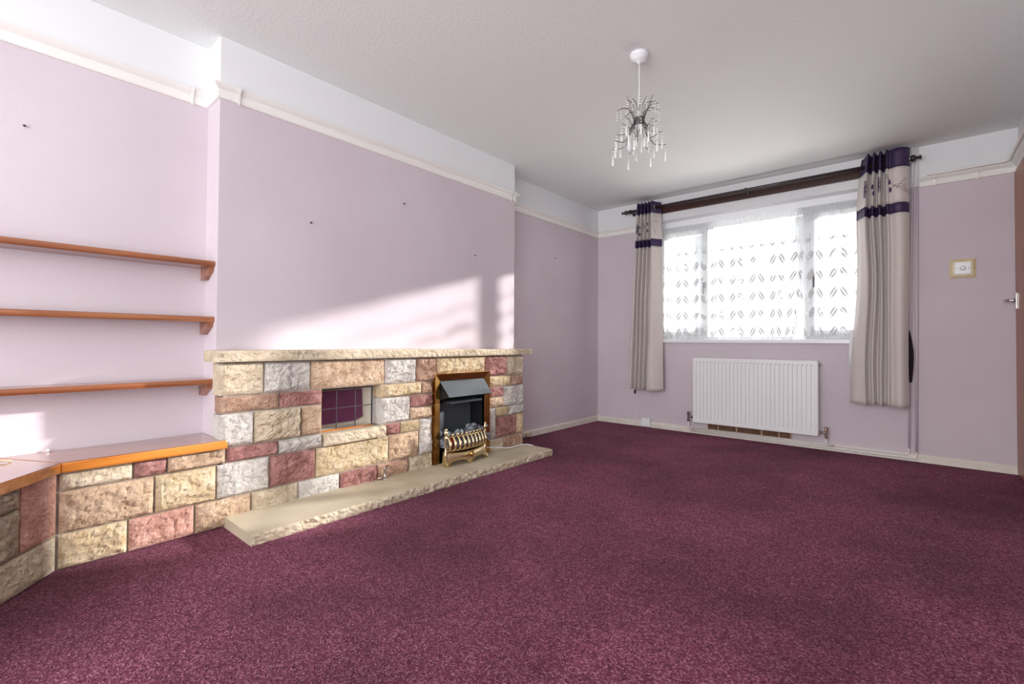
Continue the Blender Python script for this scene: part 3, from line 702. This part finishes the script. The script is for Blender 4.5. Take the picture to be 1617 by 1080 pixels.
pb = tag(obj('pelmet_board', B(.60, 2.60, -.020, -.001, 2.238, 2.300), M_woodB, bevel=.002), 'dark reddish brown batten on the wall behind the curtain pole', 'board')

def catm(P, n):
    Q = smoothpts([Vector((x, y, 0)) for x, y in P], 8)
    # resample by arc length
    d = [0]
    for i in range(1, len(Q)): d.append(d[-1]+(Q[i]-Q[i-1]).length)
    out = []; j = 0
    for i in range(n+1):
        s = d[-1]*i/n
        while j < len(d)-2 and d[j+1] < s: j += 1
        t = (s-d[j])/max(d[j+1]-d[j], 1e-9); out.append(Q[j].lerp(Q[j+1], t))
    return out, d[-1]
def curtain(name, label, top, bot, zt, zb, mid=None, seed=1, dirt=0):
    t = thing(name, label, 'curtain', ((top[0][0]+top[-1][0])/2, PY, zb), 'eyelet curtains')
    n = 150; A, la = catm(top, n); Bq, lb = catm(bot, n)
    off = Vector((seed*7, 0, 0))
    def surf(s, z):
        i = min(int(s*n), n-1); f = s*n-i
        a = A[i].lerp(A[i+1], f); b = Bq[i].lerp(Bq[i+1], f)
        w = (zt-z)/(zt-zb); ww = w**.8
        p = a.lerp(b, ww)
        q = noise.noise(Vector((s*3, z*1.8, 0))+off)*.008*min(1, w*3)
        x = p.x + q*.8; y = p.y + q
        if mid: x += mid(s, w)
        hem = 0
        return Vector((x, y, z + (.006*math.sin(s*20) if w > .99 else 0)))
    def strip(nm, z0, z1, m, nr, push=0):
        bm = bmesh.new(); g = []
        for j in range(nr+1):
            z = z0+(z1-z0)*j/nr; row = []
            for i in range(n*1+1):
                row.append(bm.verts.new(surf(i/n, z)))
            g.append(row)
        for j in range(nr):
            for i in range(n): bm.faces.new((g[j][i], g[j][i+1], g[j+1][i+1], g[j+1][i]))
        o = obj(nm, bm, m, t, smooth=True); md = o.modifiers.new('thick', 'SOLIDIFY'); md.thickness = .0022; md.offset = 0
        return o
    strip('header_band', 2.232, zt, M_purple, 4); strip('upper_panel', 1.962, 2.232, M_cloth, 10); strip('stripe_band', 1.885, 1.962, M_purple, 3); strip('drop', zb, 1.885, M_cloth, 44)
    def emb(nm, curves, m, r=.0016):
        for c in curves:
            pts = []
            for s, z in c:
                p = surf(s, z); e = .004; tn = (surf(min(s+e, 1), z)-surf(max(s-e, 0), z)).normalized(); nn = Vector((tn.y, -tn.x, 0))
                pts.append(p+nn*.0025)
            obj(nm, T(pts, r, seg=5), m, t, smooth=True)
    def at(x, z):
        best = min(range(n+1), key=lambda i: abs(surf(i/n, z).x-x)*3+surf(i/n, z).y)
        return best/n
    return t, emb, at
def flower(s0, z0, k=1.0):
    c = []
    for p in range(6):
        a0 = p*math.pi/3
        cx, cz = .020*k*math.cos(a0), .033*k*math.sin(a0)
        c.append([(s0+cx*.55+.016*k*math.cos(a)*.55, z0+cz+.024*k*math.sin(a)) for a in [i*math.pi/5 for i in range(11)]])
    return [sum(c, [])]
def stem(s0, z0, s1, z1, b=.02): return [[(s0+(s1-s0)*i/10, z0+(z1-z0)*i/10+b*math.sin(i*math.pi/10)) for i in range(11)]]
def blob(s0, z0, r=.014): 
    return [[(s0+r*.5*q*math.cos(a), z0+r*q*math.sin(a)) for q in (1, .66, .33) for a in [i*math.pi/6 for i in range(13)]]]
# left curtain
def zig(x0, x1, n, yf, yb, start_front=False):
    P = []
    for i in range(2*n+1):
        P.append((x0+(x1-x0)*i/(2*n), yf if (i % 2 == (0 if start_front else 1)) else yb))
    return P
topL = [(.545, -.115)] + zig(.550, .700, 4, -.158, -.055)[1:] + [(.712, -.155), (.730, -.120), (.748, -.070), (.775, -.045)]
botL = [(.448, -.10)] + zig(.462, .640, 4, -.155, -.070)[1:] + [(.668, -.150), (.720, -.160), (.780, -.130), (.822, -.090)]
cl, embL, sL = curtain('eyelet_curtain', 'left champagne curtain with dark purple bands, drawn narrow beside the corner', topL, botL, 2.352, .402, seed=1)
embL('embroidered_flower', flower(sL(.555, 2.08), 2.08)+flower(sL(.618, 2.09), 2.10, .9), M_thread)
embL('embroidered_sprig', stem(.80, 2.18, .93, 2.02)+stem(.85, 2.10, .97, 2.14), M_thread2)
for x, z in ((.588, 2.09), (.590, 2.02), (.672, 2.12), (.674, 2.05)): embL('berry', blob(sL(x, z), z, .015), M_thread, .0022)
topR = [(2.462, -.040), (2.480, -.060), (2.505, -.140)] + zig(2.512, 2.625, 3, -.172, -.070, True) + [(2.640, -.145), (2.680, -.170), (2.720, -.165), (2.752, -.130), (2.762, -.085), (2.750, -.055)]
botR = [(2.385, -.070), (2.415, -.120), (2.470, -.150)] + zig(2.490, 2.630, 3, -.158, -.080, True) + [(2.650, -.130), (2.685, -.160), (2.715, -.155), (2.738, -.120), (2.745, -.085), (2.730, -.060)]
cr, embR, sR = curtain('eyelet_curtain', 'right champagne curtain with dark purple bands, hanging in front of the pipes', topR, botR, 2.375, .418, mid=lambda s, w: (-.012*math.sin(w*9)*(1-s)), seed=5)
embR('embroidered_flower', flower(sR(2.492, 2.10), 2.10, 1.3)+flower(sR(2.578, 2.12), 2.12, 1.1), M_thread)
embR('embroidered_sprig', stem(.76, 2.17, .90, 2.04, -.015)+stem(.82, 2.09, .94, 2.03, .012)+stem(.84, 2.07, .90, 2.14, .01)+[[(.75+.010*math.cos(a), 2.17+.016*math.sin(a)) for a in [i*math.pi/5 for i in range(11)]]]+stem(.80, 2.08, .90, 2.08, .02), M_thread2)
for x, z in ((2.538, 2.11), (2.542, 2.06), (2.640, 2.13), (2.646, 2.07)): embR('berry', blob(sR(x, z), z, .018), M_thread, .0024)
for t, xs in ((cl, (.735,)), (cr, (2.757,))):
    for x in xs:
        bm = bmesh.new(); N_ = 24
        tube(bm, [(x+.002, PY+.028*math.cos(2*math.pi*i/N_), PZ+.028*math.sin(2*math.pi*i/N_)) for i in range(N_+1)], .0045, seg=8, cap=False)
        obj('eyelet', bm, M_chrome, t, smooth=True)
# white lining showing under the right curtain
bm = bmesh.new(); n = 8
g = [[bm.verts.new((2.376+.05*i/n+.004*math.sin(j), -.062+.01*math.sin(i), .50+.50*j/8)) for i in range(n+1)] for j in range(9)]
for j in range(8):
    for i in range(n): bm.faces.new((g[j][i], g[j][i+1], g[j+1][i+1], g[j+1][i]))
o = obj('lining', bm, M_lining, cr); md = o.modifiers.new('thick', 'SOLIDIFY'); md.thickness = .002
# tiebacks hanging from hooks
def tieback(x, z0, z1, label, y=-.03, w=.02):
    bm = bmesh.new(); n = 14
    pts = [Vector((x+.012*math.sin(i/n*math.pi), y-.012*math.sin(i/n*math.pi), z1+(z0-z1)*i/n)) for i in range(n+1)]
    for i, p in enumerate(pts):
        pass
    g = []
    for i, p in enumerate(pts):
        hw = w*(.35+.65*math.sin(min(1, i/n*1.6)*math.pi/2))
        g.append([bm.verts.new((p.x-hw/2, p.y, p.z)), bm.verts.new((p.x, p.y-.010, p.z)), bm.verts.new((p.x+hw/2, p.y, p.z))])
    for i in range(n):
        for k in range(2): bm.faces.new((g[i][k], g[i][k+1], g[i+1][k+1], g[i+1][k]))
    o = obj('tieback', bm, M_purple2); md = o.modifiers.new('thick', 'SOLIDIFY'); md.thickness = .004
    tag(o, label, 'tieback')
tieback(2.748, .60, 1.0, 'dark purple fabric tieback hanging behind the right curtain', w=.030)
tieback(.470, .345, .60, 'dark end of a tieback showing below the left curtain', y=-.02)

# net curtains
def net(label, x0, x1, y, seed, lean=None, u0=0):
    bm = bmesh.new(); uvl = bm.loops.layers.uv.new('UVMap'); nu = int((x1-x0)/.006); nv = 26; z0, z1 = .930, 2.088; g = []; uu = {}
    for j in range(nv+1):
        w = 1-j/nv; z = z0+(z1-z0)*j/nv; row = []
        for i in range(nu+1):
            s = i/nu; x = x0+(x1-x0)*s
            if lean: x += lean(s, w)
            a = .004+.007*w
            yy = y + a*math.sin(x*95+2*noise.noise(Vector((x*7, seed, w))))*(.6+.6*noise.noise(Vector((x*3, w*2, seed)))) + (.004*math.sin(x*420) if j > nv-3 else 0)
            v = bm.verts.new((x, yy, z)); uu[v] = (x0+(x1-x0)*s+u0, z-z0); row.append(v)
        g.append(row)
    for j in range(nv):
        for i in range(nu):
            f = bm.faces.new((g[j][i], g[j][i+1], g[j+1][i+1], g[j+1][i]))
            for l in f.loops: l[uvl].uv = uu[l.vert]
    o = obj('net_curtain', bm, M_net, smooth=True); tag(o, label, 'net curtain', 'lace net curtains')
net('wide white lace net curtain over the left and middle panes', .705, 2.05, .045, 1, lean=lambda s, w: (-.10*w**2*max(0, s-.8)/.2))
net('narrow white lace net curtain over the right pane', 1.985, 2.58, .058, 9, lean=lambda s, w: (.06*w**2*max(0, .3-s)/.3), u0=.07)
tag(obj('net_wire', T([(.702, .052, 2.092), (2.598, .052, 2.092)], .003, seg=6), M_upvc), 'thin white wire carrying the lace nets', 'curtain wire')

# ================================================================== RADIATOR, PIPES, VENT
RX0, RX1, RZ0, RZ1, RYF = 1.122, 2.163, .120, .748, -.100
ra = thing('radiator', 'white ribbed panel radiator under the window', 'radiator', ((RX0+RX1)/2, -.07, RZ0))
nch = 29; bm = bmesh.new(); xs = [RX0, RX0+.004, RX0+.022]; dep = [0, 0, 0]; pitch = (RX1-RX0-.05)/nch
prof = [(RX0, .006), (RX0+.003, 0), (RX0+.014, 0)]
for k in range(nch):
    c = RX0+.025+pitch*(k+.5)
    prof += [(c-pitch*.50, 0), (c-pitch*.27, 0), (c-pitch*.20, 1), (c+pitch*.20, 1), (c+pitch*.27, 0)]
prof += [(RX1-.014, 0), (RX1-.003, 0), (RX1, .006)]
zr = [(RZ0, 0), (RZ0+.004, 0), (RZ0+.034, 0), (RZ0+.046, 1), (RZ1-.042, 1), (RZ1-.034, 0), (RZ1-.004, 0), (RZ1, 0)]
g = []
for z, a in zr:
    edge = (z in (RZ0, RZ1))
    g.append([bm.verts.new((x, RYF+(.010*a if d == 1 else d)+(.006 if edge else 0), z)) for x, d in prof])
for j in range(len(zr)-1):
    for i in range(len(prof)-1): bm.faces.new((g[j][i], g[j][i+1], g[j+1][i+1], g[j+1][i]))
o = obj('front_panel', bm, M_rad, ra); md = o.modifiers.new('thick', 'SOLIDIFY'); md.thickness = .0015
obj('body', B(RX0+.012, RX1-.012, RYF+.014, -.052, RZ0+.006, RZ1-.012), M_rad, ra)
obj('side_cover', B(RX1-.006, RX1+.001, RYF+.007, -.048, RZ0+.004, RZ1-.002), M_rad, ra, bevel=.002)
obj('side_cover', B(RX0-.001, RX0+.006, RYF+.007, -.048, RZ0+.004, RZ1-.002), M_rad, ra, bevel=.002)
bm = bmesh.new()
for i in range(50): box(bm, RX0+.02+i*.02, RX0+.032+i*.02, RYF+.012, -.052, RZ1-.011, RZ1-.006)
tg = obj('top_grille', bm, M_rad, ra); tg['kind'] = 'stuff'
for x in (RX0+.15, RX1-.15): obj('wall_bracket', B(x-.015, x+.015, -.053, -.001, RZ0+.08, RZ1-.08), M_rad, ra)
obj('bleed_plug', L((RX1, -.072, RZ1-.035), (1, 0, 0), [(.010, 0), (.010, .010), (.006, .011), (.006, .020)], 10), M_chrome, ra, smooth=True)
for x, d in ((RX0, -1), (RX1, 1)):
    v = thing('valve_tmp', '', '', (0, 0, 0)) if 0 else None
    bm = bmesh.new(); z = .168 if d < 0 else .152; xx = x+d*.052
    tube(bm, [(x, -.072, z), (xx, -.072, z)], .0085); lathe(bm, (x+d*.012, -.072, z), (d, 0, 0), [(.013, 0), (.013, .014)], 6); tube(bm, [(xx, -.072, z-.034), (xx, -.072, z+.016)], .011)
    lathe(bm, (xx, -.072, z+.016), (0, 0, 1), [(.013, 0), (.014, .004), (.013, .030), (.006, .034)], 12); lathe(bm, (xx, -.072, z-.046), (0, 0, 1), [(.013, 0), (.013, .014)], 6)
    obj('valve', bm, M_copper if d > 0 else M_chrome, ra, smooth=False)
    obj('tail_pipe', T(elbow([(xx, -.072, z-.046), (xx, -.072, .052), (xx+(.05 if d > 0 else 0.04), -.043, .052)], .02), .0078), M_pipew, ra, smooth=True)
def pipe(xt, xb, y, zh, xl, label, yh):
    t = thing('heating_pipe', label, 'pipe', (xb, y, .1), 'pair of heating pipes')
    xm = xb+(xt-xb)*(2.09-.1)/(2.398-.1)
    obj('upper_length', T([(xt, y, 2.399), (xm, y, 2.09)], .0075, seg=12), M_pipew, t, smooth=True)
    obj('riser', T([(xm, y, 2.09), (xb, y, zh+.045)], .0075, seg=12), M_pipel, t, smooth=True)
    obj('low_run', T(elbow([(xb, y, zh+.046), (xb, y, zh), (xb-.06, yh, zh), (xl, yh, zh)], .022), .0075, seg=12), M_pipew, t, smooth=True)
    for x in (xl+.25, xl+.9, xb-.35): obj('clip', B(x-.006, x+.006, yh-.009, -.0165, zh-.009, zh+.009), M_pipew, t)
pipe(2.778, 2.742, -.026, .050, 1.045, 'left white heating pipe beside the right curtain, running low along the skirting', -.027)
pipe(2.802, 2.786, -.026, .026, 1.075, 'right white heating pipe beside the switch wall, lowest along the skirting', -.027)
tag(obj('pipe_clip', B(2.752, 2.818, -.016, -.001, .336, .344), M_pipel), 'double clip fixing both heating pipes to the wall, low down', 'clip')

ve = thing('air_vent', 'brown air vent grille with tan bars behind the radiator foot', 'vent', (1.59, 0, .08))
obj('vent_back', B(1.235, 1.955, -.006, -.001, .0585, .124), M_vent, ve)
for x, w in ((1.238, .008), (1.335, .008), (1.50, .012), (1.715, .014), (1.855, .010), (1.950, .012)): obj('vent_bar', B(x-w/2, x+w/2, -.018, -.006, .0585, .126), M_ventb, ve)
for z in (.078, .098): obj('louvre', B(1.24, 1.95, -.012, -.006, z-.003, z+.003), M_vent, ve)

# telephone box and cable
tb = thing('telephone_box', 'small white telephone socket box on the skirting below the left curtain', 'socket', (.60, -.02, .03))
obj('box_body', B(.560, .655, -.045, -.0165, .010, .096), M_upvc, tb, bevel=.004)
obj('box_lid', B(.564, .651, -.048, -.045, .014, .092), M_upvc, tb, bevel=.001)
tag(obj('telephone_cable', T(smoothpts([(.485, -.003, .45), (.484, -.004, .30), (.480, -.003, .15), (.478, -.004, .066), (.500, -.020, .068), (.56, -.020, .064)], 5), .0028, seg=6), M_pipew, smooth=True), 'thin white cable running down the wall below the left curtain', 'cable')
tag(obj('skirting_cable', T(smoothpts([(.655, -.022, .03), (.70, -.020, .040), (.80, -.020, .030), (.92, -.022, .024), (1.02, -.022, .034)], 5), .003, seg=6), M_pipew, smooth=True), 'white cable along the skirting between telephone box and radiator valve', 'cable')

# switch
sw = thing('light_switch', 'white round-knob dimmer switch on a cream surround plate', 'switch', (3.05, 0, 1.44))
def plate(name, x0, x1, z0, z1, y0, y1, ins, m, parent):
    bm = bmesh.new(); a = [bm.verts.new(p) for p in ((x0, y0, z0), (x1, y0, z0), (x1, y0, z1), (x0, y0, z1))]
    b = [bm.verts.new(p) for p in ((x0, y0-.002, z0), (x1, y0-.002, z0), (x1, y0-.002, z1), (x0, y0-.002, z1))]
    c = [bm.verts.new(p) for p in ((x0+ins, y1, z0+ins), (x1-ins, y1, z0+ins), (x1-ins, y1, z1-ins), (x0+ins, y1, z1-ins))]
    for i in range(4):
        j = (i+1) % 4; bm.faces.new((a[i], a[j], b[j], b[i])); bm.faces.new((b[i], b[j], c[j], c[i]))
    bm.faces.new(c); bm.faces.new(a[::-1]); return obj(name, bm, m, parent, bevel=.002)
plate('surround_plate', 2.978, 3.122, 1.376, 1.516, -.001, -.012, .018, M_cream, sw)
fpz = obj('face_plate', B(3.006, 3.094, -.024, -.012, 1.402, 1.490), M_upvc, sw, bevel=.002)
obj('dimmer_knob', L((3.050, -.024, 1.446), (0, -1, 0), [(.018, 0), (.018, .002), (.0145, .004), (.013, .016), (.010, .018), (.001, .0185)], 24), M_upvc, sw, smooth=True)
for x in (3.016, 3.084): obj('screw', L((x, -.024, 1.446), (0, -1, 0), [(.0032, 0), (.003, .001), (.001, .0014)], 10), M_screw, sw)

# nails and screws left in the walls
def nail(p, n, label):
    o = obj('nail', L(p, n, [(.003, 0), (.003, .012), (.005, .0125), (.005, .015), (.001, .016)], 8), M_screw); tag(o, label, 'nail', 'nails left in the walls')
nail((0, -4.564, 1.770), (1, 0, -.3), 'dark nail high on the alcove wall above the shelves')
nail((CX, -2.816, 1.812), (1, 0, 0), 'dark screw high on the chimney breast')
nail((CX, -3.448, 1.559), (1, 0, 0), 'tiny nail head on the chimney breast, left of the screw')
nail((0, -.847, 1.740), (1, 0, 0), 'small nail on the wall of the far left alcove')
nail((CX, -2.15, 1.56), (1, 0, 0), 'tiny nail head on the chimney breast above the sunlit patch')

# ================================================================== CEILING LIGHT
LX, LY = 1.698, -2.448
lg = thing('pendant_light', 'chrome spray ceiling light hung with clear crystal drops', 'ceiling light', (LX, LY, H))
obj('ceiling_rose', L((LX, LY, H-.0005), (0, 0, -1), [(.048, 0), (.048, .016), (.044, .018), (.041, .030), (.024, .040), (.010, .045), (.008, .050), (.003, .052)], 28), M_upvc, lg, smooth=True)
obj('flex', T([(LX, LY, 2.352), (LX+.001, LY, 2.22), (LX-.001, LY, 2.07)], .0028, seg=8), M_lining, lg, smooth=True)
obj('lamp_holder', L((LX, LY, 2.10), (0, 0, -1), [(.006, 0), (.012, .006), (.016, .02), (.017, .075), (.022, .08), (.022, .084), (.013, .086), (.013, .10)], 20), M_upvc, lg, smooth=True)
for zz in (2.062, 2.022):
    obj('collar', T([(LX+.024*math.cos(2*math.pi*i/20), LY+.024*math.sin(2*math.pi*i/20), zz) for i in range(21)], .0026, seg=6, cap=False), M_chrome, lg, smooth=True)
r = random.Random(12); ends = []
for k in range(18):
    a = 2*math.pi*k/18; ca, sa = math.cos(a), math.sin(a)
    rr = .078+.034*(k % 3)/2+r.uniform(-.004, .004); zt = 2.155-.025*(k % 3)+r.uniform(-.006, .006)
    pts = [(.024, 2.022), (.026, 2.05), (.036, 2.085), (.055, 2.118), (rr, zt)]
    w = obj('spray_arm', T(smoothpts([(LX+ca*q, LY+sa*q, z) for q, z in pts], 4), .0018, seg=6), M_arm, lg, smooth=True); ends.append((a, rr, zt, 0))
for k in range(22):
    a = 2*math.pi*(k+.5)/22; ca, sa = math.cos(a), math.sin(a); lvl = k % 3
    rr = (.092, .118, .140)[lvl]+r.uniform(-.004, .004); zt = (2.03, 1.972, 1.925)[lvl]+r.uniform(-.008, .008)
    pts = [(.024, 2.060), (.030, 2.035), (.050, 2.010-.010*lvl), (.075, zt+.004), (rr, zt)]
    w = obj('spray_arm', T(smoothpts([(LX+ca*q, LY+sa*q, z) for q, z in pts], 4), .0018, seg=6), M_arm, lg, smooth=True); ends.append((a, rr, zt, 1))
for k in range(8):
    a = 2*math.pi*(k+.2)/8; ends.append((a, .045+.012*(k % 2), 1.985-.01*(k % 2), 1))
for a, rr, zt, low in ends:
    x, y = LX+math.cos(a)*rr, LY+math.sin(a)*rr
    nbd = 4 if not low else 2; z = zt-.004; bm = bmesh.new()
    for b in range(nbd):
        bmesh.ops.create_icosphere(bm, subdivisions=1, radius=.0036, matrix=Matrix.Translation((x, y, z-.006))); z -= .014
    z -= .002
    st = obj('bead_string', bm, M_crystal, lg)
    if low:
        lathe_b = bmesh.new(); lathe(lathe_b, (x, y, z), (0, 0, -1), [(.001, 0), (.003, .004), (.0035, .012), (.0058, .044), (.0066, .050), (.004, .054), (.001, .056)], 6)
        obj('crystal_drop', lathe_b, M_crystal, st)

# faint pencil-line mark where a picture hung is left to the paint
print('objects', len(bpy.data.objects))
